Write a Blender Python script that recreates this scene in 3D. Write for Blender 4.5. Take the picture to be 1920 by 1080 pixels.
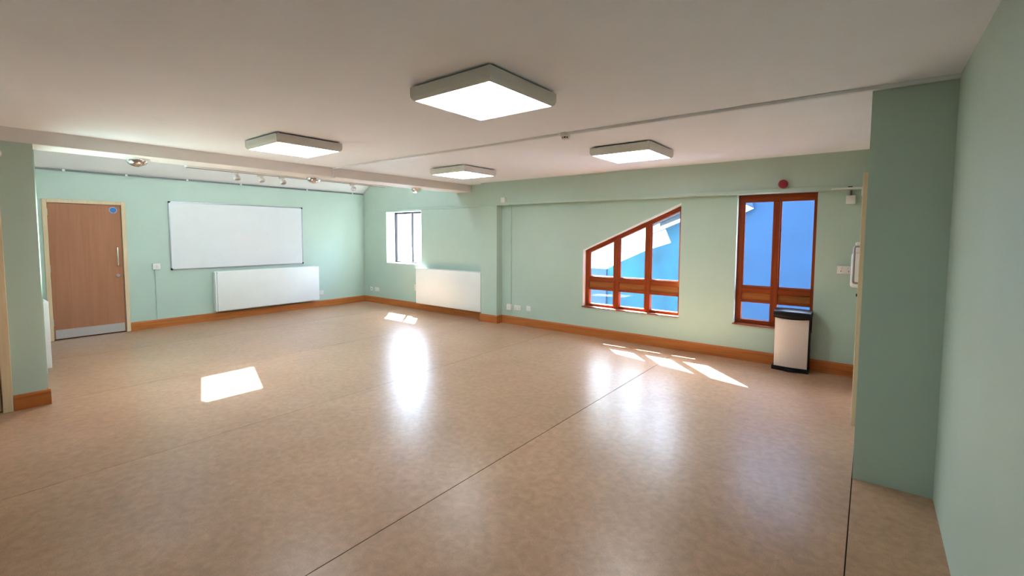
import bpy, bmesh, math, random
from mathutils import Vector, Matrix
random.seed(7)
for o in list(bpy.data.objects):
    bpy.data.objects.remove(o, do_unlink=True)
SC = bpy.context.scene
COL = SC.collection

# ------------------------------------------------------------------ camera
CAM = Vector((9.4564, -6.4010, 1.6))
YAW, PITCH, ROLL = math.radians(51.951), math.radians(3.673), math.radians(0.223)
F_PX, PP_X, PP_Y = 858.69, 960.0, 494.68
fh = Vector((-math.cos(YAW), math.sin(YAW), 0)); rt = Vector((fh.y, -fh.x, 0))
fw = fh * math.cos(PITCH) + Vector((0, 0, -math.sin(PITCH)))
up_ = rt.cross(fw)
r2 = rt * math.cos(ROLL) + up_ * math.sin(ROLL); u2 = r2.cross(fw)
cd = bpy.data.cameras.new('camera'); cam = bpy.data.objects.new('camera', cd); COL.objects.link(cam)
cd.sensor_fit = 'HORIZONTAL'; cd.sensor_width = 36.0; cd.lens = F_PX / 1920 * 36
cd.shift_x = 0.0; cd.shift_y = -(540 - PP_Y) / 1920
cd.clip_start = 0.05; cd.clip_end = 300
m = Matrix((r2, u2, -fw)).transposed().to_4x4(); m.translation = CAM
cam.matrix_world = m
SC.camera = cam

# ------------------------------------------------------------------ sky, sun, exposure
SUN = Vector((0.665, -0.680, -1.0))          # direction the sunlight travels
w = bpy.data.worlds.new('sky'); SC.world = w; w.use_nodes = True
nt = w.node_tree; nt.nodes.clear()
sky = nt.nodes.new('ShaderNodeTexSky'); sky.sky_type = 'NISHITA'; sky.sun_disc = False
to_sun = (-SUN).normalized()
sky.sun_elevation = math.asin(to_sun.z); sky.sun_rotation = math.atan2(to_sun.x, to_sun.y)
sky.air_density = 1.0; sky.dust_density = 1.0; sky.ozone_density = 1.5
bg = nt.nodes.new('ShaderNodeBackground'); bg.inputs['Strength'].default_value = 2.7
wo = nt.nodes.new('ShaderNodeOutputWorld')
nt.links.new(sky.outputs[0], bg.inputs[0]); nt.links.new(bg.outputs[0], wo.inputs[0])
sd = bpy.data.lights.new('sun', 'SUN'); sd.energy = 92.0; sd.angle = math.radians(0.6); sd.color = (0.84, 0.95, 1.0)
so = bpy.data.objects.new('sun', sd); COL.objects.link(so); so.location = (0, 10, 12)
so.rotation_euler = SUN.to_track_quat('-Z', 'Y').to_euler()
SC.view_settings.view_transform = 'Standard'; SC.view_settings.look = 'None'
SC.view_settings.exposure = 1.13; SC.view_settings.gamma = 1.0; SC.view_settings.use_curve_mapping = False
LAMP_STRENGTH = 8.0

# ------------------------------------------------------------------ materials
MATS = {}
def mat(name, col, rough=0.5, metal=0.0, var=0.0, scale=6.0, bump=0.0, bscale=200.0, spec=0.5, emit=None, coat=0.0, stretch=(1, 1, 1)):
    if name in MATS: return MATS[name]
    mt = bpy.data.materials.new(name); mt.use_nodes = True
    t = mt.node_tree; b = t.nodes['Principled BSDF']
    b.inputs['Roughness'].default_value = rough; b.inputs['Metallic'].default_value = metal
    b.inputs['Specular IOR Level'].default_value = spec
    if coat: b.inputs['Coat Weight'].default_value = coat; b.inputs['Coat Roughness'].default_value = 0.15
    tc = t.nodes.new('ShaderNodeTexCoord'); mp = t.nodes.new('ShaderNodeMapping'); mp.inputs['Scale'].default_value = stretch
    t.links.new(tc.outputs['Object'], mp.inputs[0])
    n = t.nodes.new('ShaderNodeTexNoise'); n.inputs['Scale'].default_value = scale; n.inputs['Detail'].default_value = 6
    t.links.new(mp.outputs[0], n.inputs['Vector'])
    r = t.nodes.new('ShaderNodeValToRGB')
    a = [max(0, c * (1 - var)) for c in col]; z = [min(1, c * (1 + var)) for c in col]
    r.color_ramp.elements[0].color = (*a, 1); r.color_ramp.elements[1].color = (*z, 1)
    r.color_ramp.elements[0].position = 0.3; r.color_ramp.elements[1].position = 0.7
    t.links.new(n.outputs['Fac'], r.inputs[0]); t.links.new(r.outputs[0], b.inputs['Base Color'])
    if bump:
        n2 = t.nodes.new('ShaderNodeTexNoise'); n2.inputs['Scale'].default_value = bscale; n2.inputs['Detail'].default_value = 3
        t.links.new(mp.outputs[0], n2.inputs['Vector'])
        bp = t.nodes.new('ShaderNodeBump'); bp.inputs['Strength'].default_value = bump; bp.inputs['Distance'].default_value = 0.002
        t.links.new(n2.outputs['Fac'], bp.inputs['Height']); t.links.new(bp.outputs[0], b.inputs['Normal'])
    if emit:
        b.inputs['Emission Color'].default_value = (*emit[0], 1); b.inputs['Emission Strength'].default_value = emit[1]
    MATS[name] = mt
    return mt

def wood(name, c1, c2, axis, rough=0.4, scale=3.0, coat=0.0):
    if name in MATS: return MATS[name]
    mt = bpy.data.materials.new(name); mt.use_nodes = True
    t = mt.node_tree; b = t.nodes['Principled BSDF']; b.inputs['Roughness'].default_value = rough; b.inputs['Specular IOR Level'].default_value = 0.15
    if coat: b.inputs['Coat Weight'].default_value = coat; b.inputs['Coat Roughness'].default_value = 0.2
    tc = t.nodes.new('ShaderNodeTexCoord'); mp = t.nodes.new('ShaderNodeMapping')
    s = [14.0, 14.0, 14.0]; s['xyz'.index(axis)] = 0.7; mp.inputs['Scale'].default_value = s
    n = t.nodes.new('ShaderNodeTexNoise'); n.inputs['Scale'].default_value = scale; n.inputs['Detail'].default_value = 8; n.inputs['Distortion'].default_value = 0.6
    r = t.nodes.new('ShaderNodeValToRGB'); r.color_ramp.elements[0].color = (*c1, 1); r.color_ramp.elements[1].color = (*c2, 1)
    r.color_ramp.elements[0].position = 0.3; r.color_ramp.elements[1].position = 0.72
    bp = t.nodes.new('ShaderNodeBump'); bp.inputs['Strength'].default_value = 0.08; bp.inputs['Distance'].default_value = 0.002
    t.links.new(tc.outputs['Object'], mp.inputs[0]); t.links.new(mp.outputs[0], n.inputs['Vector'])
    t.links.new(n.outputs['Fac'], r.inputs[0]); t.links.new(r.outputs[0], b.inputs['Base Color'])
    t.links.new(n.outputs['Fac'], bp.inputs['Height']); t.links.new(bp.outputs[0], b.inputs['Normal'])
    MATS[name] = mt
    return mt

def floor_mat():
    mt = bpy.data.materials.new('lino'); mt.use_nodes = True
    t = mt.node_tree; b = t.nodes['Principled BSDF']; N = t.nodes.new; Lk = t.links.new
    tc = N('ShaderNodeTexCoord')
    def noise(scale, detail=5, dist=0.0):
        n = N('ShaderNodeTexNoise'); n.inputs['Scale'].default_value = scale; n.inputs['Detail'].default_value = detail
        n.inputs['Distortion'].default_value = dist; Lk(tc.outputs['Object'], n.inputs['Vector']); return n
    def ramp(src, p0, c0, p1, c1):
        r = N('ShaderNodeValToRGB'); r.color_ramp.elements[0].position = p0; r.color_ramp.elements[1].position = p1
        r.color_ramp.elements[0].color = (*c0, 1); r.color_ramp.elements[1].color = (*c1, 1); Lk(src, r.inputs[0]); return r
    def mix(kind, fac, a, c):
        x = N('ShaderNodeMixRGB'); x.blend_type = kind
        if isinstance(fac, float): x.inputs[0].default_value = fac
        else: Lk(fac, x.inputs[0])
        Lk(a, x.inputs[1]); Lk(c, x.inputs[2]); return x
    big = ramp(noise(1.1, 6, 0.5).outputs['Fac'], 0.20, (0.372, 0.218, 0.128), 0.80, (0.505, 0.315, 0.202))
    mid = ramp(noise(20, 9, 0.5).outputs['Fac'], 0.18, (0.78, 0.77, 0.76), 0.82, (1.18, 1.18, 1.18))
    c = mix('MULTIPLY', 1.0, big.outputs[0], mid.outputs[0])
    fine = ramp(noise(160, 4).outputs['Fac'], 0.20, (0.72, 0.70, 0.68), 0.70, (1.10, 1.10, 1.10))
    c = mix('MULTIPLY', 0.8, c.outputs[0], fine.outputs[0])
    v = N('ShaderNodeTexVoronoi'); v.inputs['Scale'].default_value = 2.1; Lk(tc.outputs['Object'], v.inputs['Vector'])
    spk = ramp(v.outputs['Distance'], 0.012, (0.35, 0.30, 0.26), 0.022, (1, 1, 1))
    c = mix('MULTIPLY', 0.85, c.outputs[0], spk.outputs[0])
    Lk(c.outputs[0], b.inputs['Base Color'])
    rr = N('ShaderNodeMath'); rr.operation = 'MULTIPLY_ADD'; rr.inputs[1].default_value = 0.12; rr.inputs[2].default_value = 0.245
    Lk(noise(11, 4, 0.0).outputs['Fac'], rr.inputs[0]); Lk(rr.outputs[0], b.inputs['Roughness'])
    b.inputs['Specular IOR Level'].default_value = 0.40
    bp = N('ShaderNodeBump'); bp.inputs['Strength'].default_value = 0.06; bp.inputs['Distance'].default_value = 0.004
    Lk(noise(26, 4, 0.8).outputs['Fac'], bp.inputs['Height']); Lk(bp.outputs[0], b.inputs['Normal'])
    return mt
FLOOR = floor_mat()

def glass_mat():
    mt = bpy.data.materials.new('window_glass'); mt.use_nodes = True
    t = mt.node_tree; t.nodes.clear(); N = t.nodes.new
    tr = N('ShaderNodeBsdfTransparent'); tr.inputs[0].default_value = (0.96, 0.98, 0.98, 1)
    gl = N('ShaderNodeBsdfGlossy'); gl.inputs['Roughness'].default_value = 0.02
    lw = N('ShaderNodeLayerWeight'); lw.inputs[0].default_value = 0.5
    pw = N('ShaderNodeMath'); pw.operation = 'POWER'; pw.inputs[1].default_value = 5.0
    t.links.new(lw.outputs['Facing'], pw.inputs[0])
    fr = N('ShaderNodeMath'); fr.operation = 'MULTIPLY_ADD'; fr.inputs[1].default_value = 0.95; fr.inputs[2].default_value = 0.04
    t.links.new(pw.outputs[0], fr.inputs[0])
    mx = N('ShaderNodeMixShader'); o = N('ShaderNodeOutputMaterial')
    t.links.new(fr.outputs[0], mx.inputs[0]); t.links.new(tr.outputs[0], mx.inputs[1]); t.links.new(gl.outputs[0], mx.inputs[2])
    t.links.new(mx.outputs[0], o.inputs[0]); return mt
GLASS = glass_mat()

GREEN = mat('mint_paint', (0.455, 0.570, 0.490), 0.55, var=0.02, scale=2, bump=0.12, bscale=120, spec=0.35)
CEIL = mat('ceiling_paint', (0.84, 0.865, 0.925), 0.8, var=0.02, scale=1.5, bump=0.08, bscale=80, spec=0.2)
WHITEP = mat('white_paint', (0.80, 0.79, 0.77), 0.6, var=0.015, bump=0.05)
SKIRT = wood('skirting_wood', (0.370, 0.112, 0.028), (0.510, 0.172, 0.048), 'x', 0.45)
SKIRTY = wood('skirting_wood_side', (0.370, 0.112, 0.028), (0.510, 0.172, 0.048), 'y', 0.45)
TIMBER_V = wood('window_timber_upright', (0.195, 0.030, 0.006), (0.300, 0.058, 0.012), 'z', 0.42)
TIMBER_H = wood('window_timber_rail', (0.195, 0.030, 0.006), (0.300, 0.058, 0.012), 'x', 0.42)
TIMBER_P = wood('window_timber_panel', (0.290, 0.088, 0.020), (0.390, 0.130, 0.034), 'x', 0.4)
DOORW = wood('door_veneer', (0.365, 0.160, 0.086), (0.420, 0.195, 0.110), 'z', 0.45, scale=1.4)
PALE = wood('pale_timber', (0.66, 0.50, 0.31), (0.74, 0.58, 0.39), 'z', 0.5)
ENAMEL = mat('white_enamel', (0.80, 0.80, 0.78), 0.35, var=0.02, scale=3, spec=0.5)
BOARD = mat('whiteboard_enamel', (0.72, 0.74, 0.75), 0.16, var=0.015, scale=4)
ALU = mat('aluminium', (0.42, 0.42, 0.47), 0.35, metal=0.9, var=0.03, scale=20)
STEEL = mat('brushed_steel', (0.76, 0.68, 0.64), 0.45, metal=0.5, var=0.05, scale=8, stretch=(40, 40, 1))
KICK = mat('kick_plate_steel', (0.58, 0.57, 0.58), 0.42, metal=0.8, var=0.06, scale=8, stretch=(1, 30, 30))
CHROME = mat('chrome', (0.80, 0.78, 0.76), 0.07, metal=1.0, var=0.01)
BLACKP = mat('black_plastic', (0.008, 0.008, 0.009), 0.42, var=0.1, spec=0.22)
DARK = mat('dark_void', (0.03, 0.03, 0.03), 0.8, var=0.1)
DARKM = mat('dark_bronze_metal', (0.045, 0.035, 0.035), 0.45, metal=0.4, var=0.1)
RAILM = mat('grey_rail_metal', (0.16, 0.16, 0.16), 0.5, metal=0.4, var=0.05)
PLASTIC = mat('white_plastic', (0.78, 0.76, 0.73), 0.4, var=0.01)
GREYP = mat('grey_lamp_paint', (0.70, 0.68, 0.63), 0.45, var=0.02, scale=5)
TRUNK = mat('trunking_plastic', (0.74, 0.74, 0.76), 0.5, var=0.02)
RED = mat('red_plastic', (0.30, 0.008, 0.022), 0.4, var=0.05)
CABLE = mat('brown_red_cable', (0.25, 0.08, 0.06), 0.5, var=0.1)
BLUE = mat('blue_sign_plastic', (0.02, 0.16, 0.52), 0.4, var=0.04)
DIFFUSER = mat('lit_diffuser', (0.9, 0.9, 0.88), 0.4, emit=((0.85, 0.945, 1.0), LAMP_STRENGTH))
RENDER_B = mat('blue_shade_render', (0.0075, 0.034, 0.090), 0.9, var=0.10, scale=2.2, bump=0.3, bscale=40)  # blue sky-lit shade of a white wall put into the base colour
RENDER_C = mat('cyan_shade_render', (0.0065, 0.052, 0.095), 0.9, var=0.40, scale=1.6, bump=0.4, bscale=30)  # cyan cast of shaded white render painted in, plus random mottling
RENDER_L = mat('lavender_shade_render', (0.020, 0.045, 0.095), 0.9, var=0.04, scale=2, bump=0.3, bscale=40)  # bluish, darkened look of shaded render set as base colour
ROOFW = mat('white_roof_membrane', (0.82, 0.82, 0.80), 0.7, var=0.04, scale=2)
SLATE = mat('grey_eave_boards', (0.022, 0.026, 0.036), 0.8, var=0.15, scale=8)
PAVE = mat('grey_paving', (0.42, 0.44, 0.46), 0.9, var=0.1, scale=3)

# ------------------------------------------------------------------ builders
WLOC = {}
def link(o, parent, loc):
    COL.objects.link(o)
    if parent is not None:
        o.parent = parent; o.location = loc - WLOC[parent.name]
    else:
        o.location = loc
    WLOC[o.name] = loc.copy()
    return o
def obj(name, bm, material, parent=None, smooth=False, sharp=35, keep=False):
    """One mesh object out of a bmesh given in world coordinates (origin at its base)."""
    bmesh.ops.remove_doubles(bm, verts=bm.verts, dist=1e-6)
    bmesh.ops.recalc_face_normals(bm, faces=bm.faces)
    co = [v.co for v in bm.verts]
    lo = [min(c[i] for c in co) for i in range(3)]; hi = [max(c[i] for c in co) for i in range(3)]
    loc = Vector(((lo[0] + hi[0]) / 2, (lo[1] + hi[1]) / 2, lo[2]))
    if keep: loc = Vector((0, 0, 0))
    bmesh.ops.translate(bm, verts=bm.verts, vec=-loc)
    me = bpy.data.meshes.new(name); bm.to_mesh(me); bm.free()
    me.materials.append(material)
    if smooth:
        for p in me.polygons: p.use_smooth = True
        me.set_sharp_from_angle(angle=math.radians(sharp))
    return link(bpy.data.objects.new(name, me), parent, loc)
def tag(o, label, cat, group=None):
    o['label'] = label; o['category'] = cat
    if group: o['group'] = group
    return o
def thing(name, label, cat, loc, group=None):
    o = bpy.data.objects.new(name, None); o.empty_display_size = 0.1
    link(o, None, Vector(loc)); return tag(o, label, cat, group)
def struct_root(name, loc, label=None):
    o = bpy.data.objects.new(name, None); o.empty_display_size = 0.1; link(o, None, Vector(loc)); o['kind'] = 'structure'
    if label: o['label'] = label
    return o
def struct(name, bm, m, label=None, **k):
    o = obj(name, bm, m, None, **k); o['kind'] = 'structure'
    if label: o['label'] = label
    return o
def copy_tree(o, delta, label=None):
    c = o.copy(); COL.objects.link(c); c.location = o.location + Vector(delta)
    if label: c['label'] = label
    WLOC[c.name] = WLOC[o.name] + Vector(delta)
    for ch in [x for x in bpy.data.objects if x.parent == o]:
        k = ch.copy(); COL.objects.link(k); k.parent = c
        for g in [x for x in bpy.data.objects if x.parent == ch]:
            q = g.copy(); COL.objects.link(q); q.parent = k
    return c

def new(): return bmesh.new()
def abox(bm, x0, x1, y0, y1, z0, z1, bev=0.0, seg=2):
    vs = [bm.verts.new((x, y, z)) for x in (x0, x1) for y in (y0, y1) for z in (z0, z1)]
    fs = [bm.faces.new([vs[i] for i in f]) for f in ((0, 1, 3, 2), (4, 6, 7, 5), (0, 4, 5, 1), (2, 3, 7, 6), (0, 2, 6, 4), (1, 5, 7, 3))]
    if bev:
        es = list({e for f in fs for e in f.edges})
        bmesh.ops.bevel(bm, geom=es, offset=bev, segments=seg, affect='EDGES', profile=0.5)
    return bm
def box(*a, **k): return abox(new(), *a, **k)
def cyl(bm, c, axis, r, h, seg=24, r2=None):
    """cylinder starting at c and running h along +axis"""
    r2 = r if r2 is None else r2
    ax = Vector(axis).normalized(); rot = Vector((0, 0, 1)).rotation_difference(ax).to_matrix().to_4x4()
    g = bmesh.ops.create_cone(bm, cap_ends=True, segments=seg, radius1=r, radius2=r2, depth=h,
                              matrix=Matrix.Translation(Vector(c) + ax * h / 2) @ rot)
    return bm
def tube(bm, pts, r, seg=10):
    pts = [Vector(p) for p in pts]; rings = []
    for i, p in enumerate(pts):
        d = (pts[min(i + 1, len(pts) - 1)] - pts[max(i - 1, 0)]).normalized()
        a = d.orthogonal().normalized() if i == 0 else (rings_a - d * rings_a.dot(d)).normalized()
        rings_a = a; b = d.cross(a)
        rings.append([bm.verts.new(p + (a * math.cos(t) + b * math.sin(t)) * r) for t in [2 * math.pi * k / seg for k in range(seg)]])
    for i in range(len(rings) - 1):
        for k in range(seg):
            bm.faces.new([rings[i][k], rings[i][(k + 1) % seg], rings[i + 1][(k + 1) % seg], rings[i + 1][k]])
    bm.faces.new(rings[0][::-1]); bm.faces.new(rings[-1])
    return bm
def lathe(bm, c, axis, prof, seg=28):
    """prof: list of (radius, distance along axis)"""
    ax = Vector(axis).normalized(); a = ax.orthogonal().normalized(); b = ax.cross(a); c = Vector(c); rings = []
    for r, h in prof:
        if r < 1e-6: rings.append([bm.verts.new(c + ax * h)])
        else: rings.append([bm.verts.new(c + ax * h + (a * math.cos(t) + b * math.sin(t)) * r) for t in [2 * math.pi * k / seg for k in range(seg)]])
    for p, q in zip(rings, rings[1:]):
        for k in range(seg):
            if len(p) == 1 and len(q) == 1: continue
            if len(p) == 1: bm.faces.new([p[0], q[k], q[(k + 1) % seg]])
            elif len(q) == 1: bm.faces.new([p[k], p[(k + 1) % seg], q[0]])
            else: bm.faces.new([p[k], p[(k + 1) % seg], q[(k + 1) % seg], q[k]])
    return bm
def slab(bm, outer, holes, plane, d0, d1):
    """flat polygon with holes, extruded between d0 and d1. plane 'y': points (x,z); 'x': (y,z); 'z': (x,y)"""
    def P(p, d):
        return {'y': (p[0], d, p[1]), 'x': (d, p[0], p[1]), 'z': (p[0], p[1], d)}[plane]
    loops = [outer] + list(holes); edges = []; L0 = []
    for lp in loops:
        vs = [bm.verts.new(P(p, d0)) for p in lp]; L0.append(vs)
        edges += [bm.edges.new((vs[i], vs[(i + 1) % len(vs)])) for i in range(len(vs))]
    r = bmesh.ops.triangle_fill(bm, edges=edges, use_beauty=True, use_dissolve=False)
    faces = [g for g in r['geom'] if isinstance(g, bmesh.types.BMFace)]
    mp = {}
    for lp, vs in zip(loops, L0):
        for p, v in zip(lp, vs): mp[v] = bm.verts.new(P(p, d1))
    for f in faces: bm.faces.new([mp[v] for v in reversed(f.verts)])
    for vs in L0:
        for i in range(len(vs)):
            a, b = vs[i], vs[(i + 1) % len(vs)]
            bm.faces.new([a, b, mp[b], mp[a]])
    return bm
def rect(a0, a1, b0, b1): return [(a0, b0), (a1, b0), (a1, b1), (a0, b1)]

# ------------------------------------------------------------------ key measures (metres)
H = 2.525            # flat ceiling
XB0, XB1, ZB = 3.05, 3.458, 2.398   # dividing beam
XP, YP, XQ = 9.425, -2.697, 9.82   # door wall, partition face, right wall
YBK = -8.2
YL = -5.72           # side wall of the end bay
SLOPE0, SLOPEK = 2.538, 0.68
def zs(x): return SLOPE0 + SLOPEK * x
LED = 2.112          # underside of bulkhead
YU = -0.1415
WT = 0.32            # outer wall thickness by the small window
WT2 = 0.165          # by the timber windows

# ------------------------------------------------------------------ shell
# floor: a subfloor carrying 2 m wide lino sheets with open seams
floor = struct('floor', box(-0.4, 10.4, YBK - 0.2, 0.35, -0.14, -0.006), mat('subfloor', (0.045, 0.030, 0.024), 1.0, var=0.1, spec=0.0))
seams = [(-0.02, 1.42), (1.424, 3.425), (3.429, 5.4235), (5.4285, 7.4345), (7.4405, 9.4205), (9.4265, XQ + 0.02)]
for i, (a, b) in enumerate(seams):
    s = obj('lino_sheet', box(a, b, YBK, 0.02, -0.006, 0.0), FLOOR, floor)
# ceiling, flat part
struct('ceiling', box(XB1 - 0.02, XQ + 0.3, YBK - 0.2, 0.3, H, H + 0.2), CEIL)
# sloped ceiling of the end bay with two roof windows
def slope_slab(x0, x1, y0, y1, holes, t0, t1):
    bm = new(); slab(bm, rect(x0, x1, y0, y1), holes, 'z', t0, t1)
    for v in bm.verts: v.co.z += zs(v.co.x)
    return bm
ROOFL = [((1.27, 2.25), (-2.215, -1.60)), ((1.20, 2.25), (-4.50, -3.99))]
struct('ceiling_slope', slope_slab(-0.3, XB0 + 0.2, YL - 0.3, 0.3, [rect(*q, *r) for q, r in ROOFL], 0.0, 0.16), WHITEP, 'white sloping ceiling of the end bay')
# dividing beam
struct('ceiling_beam', box(XB0, XB1, YL - 0.3, 0.0, ZB, H + 0.02, bev=0.004), mat('beam_paint', (0.80, 0.765, 0.75), 0.7, var=0.02, scale=2), 'cream boxed beam dividing the ceiling')
struct('wall_upper', box(XB0, XB0 + 0.2, YL - 0.3, 0.3, H + 0.02, 4.95), WHITEP)
# whiteboard wall (x = 0) with the door opening
DY0, DY1, DZ = -5.355, -4.410, 2.092
struct('wall_left', slab(new(), [(YL - 0.3, -0.14), (DY0 + 0.02, -0.14), (DY0 + 0.02, DZ - 0.02), (DY1 - 0.02, DZ - 0.02), (DY1 - 0.02, -0.14), (0.3, -0.14), (0.3, SLOPE0 + 0.05), (YL - 0.3, SLOPE0 + 0.05)], [], 'x', -0.25, 0.0), GREEN)
# window wall (y = 0)
W1 = (0.845, 2.03, 0.945, 2.092)
W2 = [(5.880, 0.455), (7.390, 0.455), (7.390, 2.040), (5.880, 1.362)]
W3 = (8.095, 8.950, 0.455, LED)
struct('wall_back', slab(new(), [(-0.3, -0.14), (3.95, -0.14), (3.95, H + 0.1), (XB0 + 0.2, H + 0.1), (XB0 + 0.2, zs(XB0 + 0.2) + 0.1), (-0.3, zs(-0.3) + 0.1)],
     [rect(*W1)], 'y', 0.0, WT), GREEN)
struct('wall_window', slab(new(), [(3.951, -0.14), (10.2, -0.14), (10.2, H + 0.1), (3.951, H + 0.1)], [W2, rect(*W3)], 'y', 0.0, WT2), GREEN)
struct('wall_bulkhead', box(3.835, 9.44, YU, 0.0, LED, H + 0.01), GREEN, 'green bulkhead above the timber windows')
struct('wall_pilaster', box(3.835, 4.210, YU, 0.0, -0.005, LED), GREEN, 'green pilaster between the white heater and the timber windows')
struct('wall_sky_block', box(XB0 + 0.2, 11.5, 0.0, WT2, H + 0.21, 7.0), mat('sky_block_grey', (0.20, 0.21, 0.23), 0.9, var=0.1), 'unseen wall added above the timber windows to cut sky light in the courtyard')  # added out of view to cut sky light on the courtyard walls
struct('wall_sun_block', box(7.48, 7.70, WT2, 1.60, -3.0, 4.6), RENDER_L, 'unseen wing wall added to keep sun out of the tall timber window')  # unseen wall added to block direct sun through the tall window
# left wall of the main room: x = XB1, carries a door; ends in the pier
D2 = (-6.985, -6.045, 2.05)
struct('wall_pier', slab(new(), [(YL - 0.05, -0.005), (D2[1], -0.005), (D2[1], D2[2]), (D2[0], D2[2]), (D2[0], -0.005), (YBK, -0.005), (YBK, H), (YL - 0.3, H), (YL - 0.3, ZB), (YL - 0.05, ZB)][::-1], [], 'x', XB0, XB1), GREEN, 'green wall pier at the left edge below the beam')
struct('wall_bay_side', slab(new(), [(-0.3, -0.14), (XB0, -0.14), (XB0, zs(XB0) + 0.1), (-0.3, zs(-0.3) + 0.1)], [], 'y', YL - 0.3, YL), GREEN)
# right-hand door wall, partition face, right wall, rear wall
D3 = (-1.60, -0.72, 2.05)
struct('wall_right', slab(new(), [(YP, -0.005), (D3[0], -0.005), (D3[0], D3[2]), (D3[1], D3[2]), (D3[1], -0.005), (0.0, -0.005), (0.0, H), (YP, H)], [], 'x', XP, XP + 0.5), GREEN)
struct('wall_right_near', box(XQ, XQ + 0.2, YBK, YP + 0.02, -0.005, H), GREEN)
struct('wall_rear', box(XB0, XQ + 0.2, YBK - 0.2, YBK, -0.14, H + 0.1), GREEN)

# skirting boards
def skirt(name, a0, a1, plane, d, side, z1=0.140, t=0.020):
    """run a0..a1 along the wall; wall surface at d; side = +1/-1 direction into the room"""
    prof = [(0, 0.0), (t, 0.0), (t, z1 - 0.022), (t - 0.004, z1 - 0.010), (t - 0.011, z1), (0, z1)]
    bm = new()
    r = []
    for a in (a0, a1):
        r.append([bm.verts.new((a, d + side * p, z) if plane == 'y' else (d + side * p, a, z)) for p, z in prof])
    n = len(prof)
    for i in range(n): bm.faces.new([r[0][i], r[0][(i + 1) % n], r[1][(i + 1) % n], r[1][i]])
    bm.faces.new(r[0]); bm.faces.new(r[1][::-1])
    return struct(name, bm, SKIRT if plane == 'y' else SKIRTY)
skirt('baseboard_left', DY1 + 0.001, 0.0, 'x', 0.0, 1)
skirt('baseboard_back', 0.02, 3.834, 'y', 0.0, -1)
skirt('baseboard_pilaster', 3.815, 4.230, 'y', YU, -1)
skirt('baseboard_pilaster_side', YU - 0.0, -0.0, 'x', 4.210, 1)
skirt('baseboard_window', 4.230, 6.642, 'y', 0.0, -1)
skirt('baseboard_window_end', 6.646, XP, 'y', 0.0, -1, z1=0.142, t=0.022)
skirt('baseboard_right', -0.66, -0.022, 'x', XP, -1)
skirt('baseboard_pier', -5.987, YL - 0.05 + 0.02, 'x', XB1, 1, t=0.022)
skirt('baseboard_pier_end', XB0, XB1, 'y', YL - 0.05, 1)

# ------------------------------------------------------------------ window_1: dark metal casement in a deep reveal
w1 = struct_root('window_1', (1.44, 0.24, 0.945), 'small deep-set window with dark metal frame')
fy0, fy1 = 0.235, 0.285
def fr(name, x0, x1, z0, z1, m, par, y0=fy0, y1=fy1, bev=0.003):
    return obj(name, box(x0, x1, y0, y1, z0, z1, bev=bev), m, par)
fr('frame_stile', 0.846, 0.886, 0.946, 2.091, DARKM, w1); fr('frame_stile', 1.989, 2.029, 0.946, 2.091, DARKM, w1)
fr('frame_head', 0.886, 1.989, 2.046, 2.091, DARKM, w1); fr('frame_rail', 0.886, 1.989, 0.946, 0.986, DARKM, w1)
fr('mullion', 1.425, 1.455, 0.986, 2.046, DARKM, w1)
fr('pane', 0.886, 1.425, 0.986, 2.046, GLASS, w1, 0.258, 0.262, 0); fr('pane', 1.455, 1.989, 0.986, 2.046, GLASS, w1, 0.258, 0.262, 0)
obj('window_sill', box(0.846, 2.029, -0.006, 0.234, 0.9452, 0.958, bev=0.003), WHITEP, w1)
obj('reveal_lining', box(0.8455, 0.850, 0.0, 0.235, 0.958, 2.091), WHITEP, w1)
obj('reveal_lining', box(2.025, 2.0295, 0.0, 0.235, 0.958, 2.091), WHITEP, w1)
obj('reveal_lining', box(0.850, 2.025, 0.0, 0.235, 2.086, 2.0915), WHITEP, w1)

# ------------------------------------------------------------------ window_2 and window_3: stained timber
Y0, Y1 = 0.080, 0.150
def prism(poly, y0, y1): return slab(new(), poly, [], 'y', y0, y1)
w2 = struct_root('window_2', (6.63, 0.1, 0.455), 'timber window with sloping head and six panes')
K = (2.014 - 1.350) / (7.390 - 5.880)
def zt(x): return 1.350 + K * (x - 5.880) - 0.001
FX = [(5.882, 5.945), (6.365, 6.455), (6.862, 6.945), (7.350, 7.388)]       # stiles and mullions
for i, (a, b) in enumerate(FX):
    y0 = Y0 - (0.012 if i in (1, 2) else 0)
    obj('stile' if i in (0, 3) else 'mullion', prism([(a, 0.470), (b, 0.470), (b, zt(b) - (0.0 if i in (0, 3) else 0.055)), (a, zt(a) - (0.0 if i in (0, 3) else 0.055))], y0, Y1), TIMBER_V, w2)
a, b = FX[0][1], FX[3][0]
obj('head_rail', prism([(a, zt(a) - 0.062), (b, zt(b) - 0.062), (b, zt(b)), (a, zt(a))], Y0, Y1), TIMBER_H, w2)
obj('head_bead', prism([(a, zt(a) - 0.030), (b, zt(b) - 0.030), (b, zt(b) - 0.002), (a, zt(a) - 0.002)], Y0 - 0.014, Y0 - 0.0005), TIMBER_H, w2)
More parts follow.
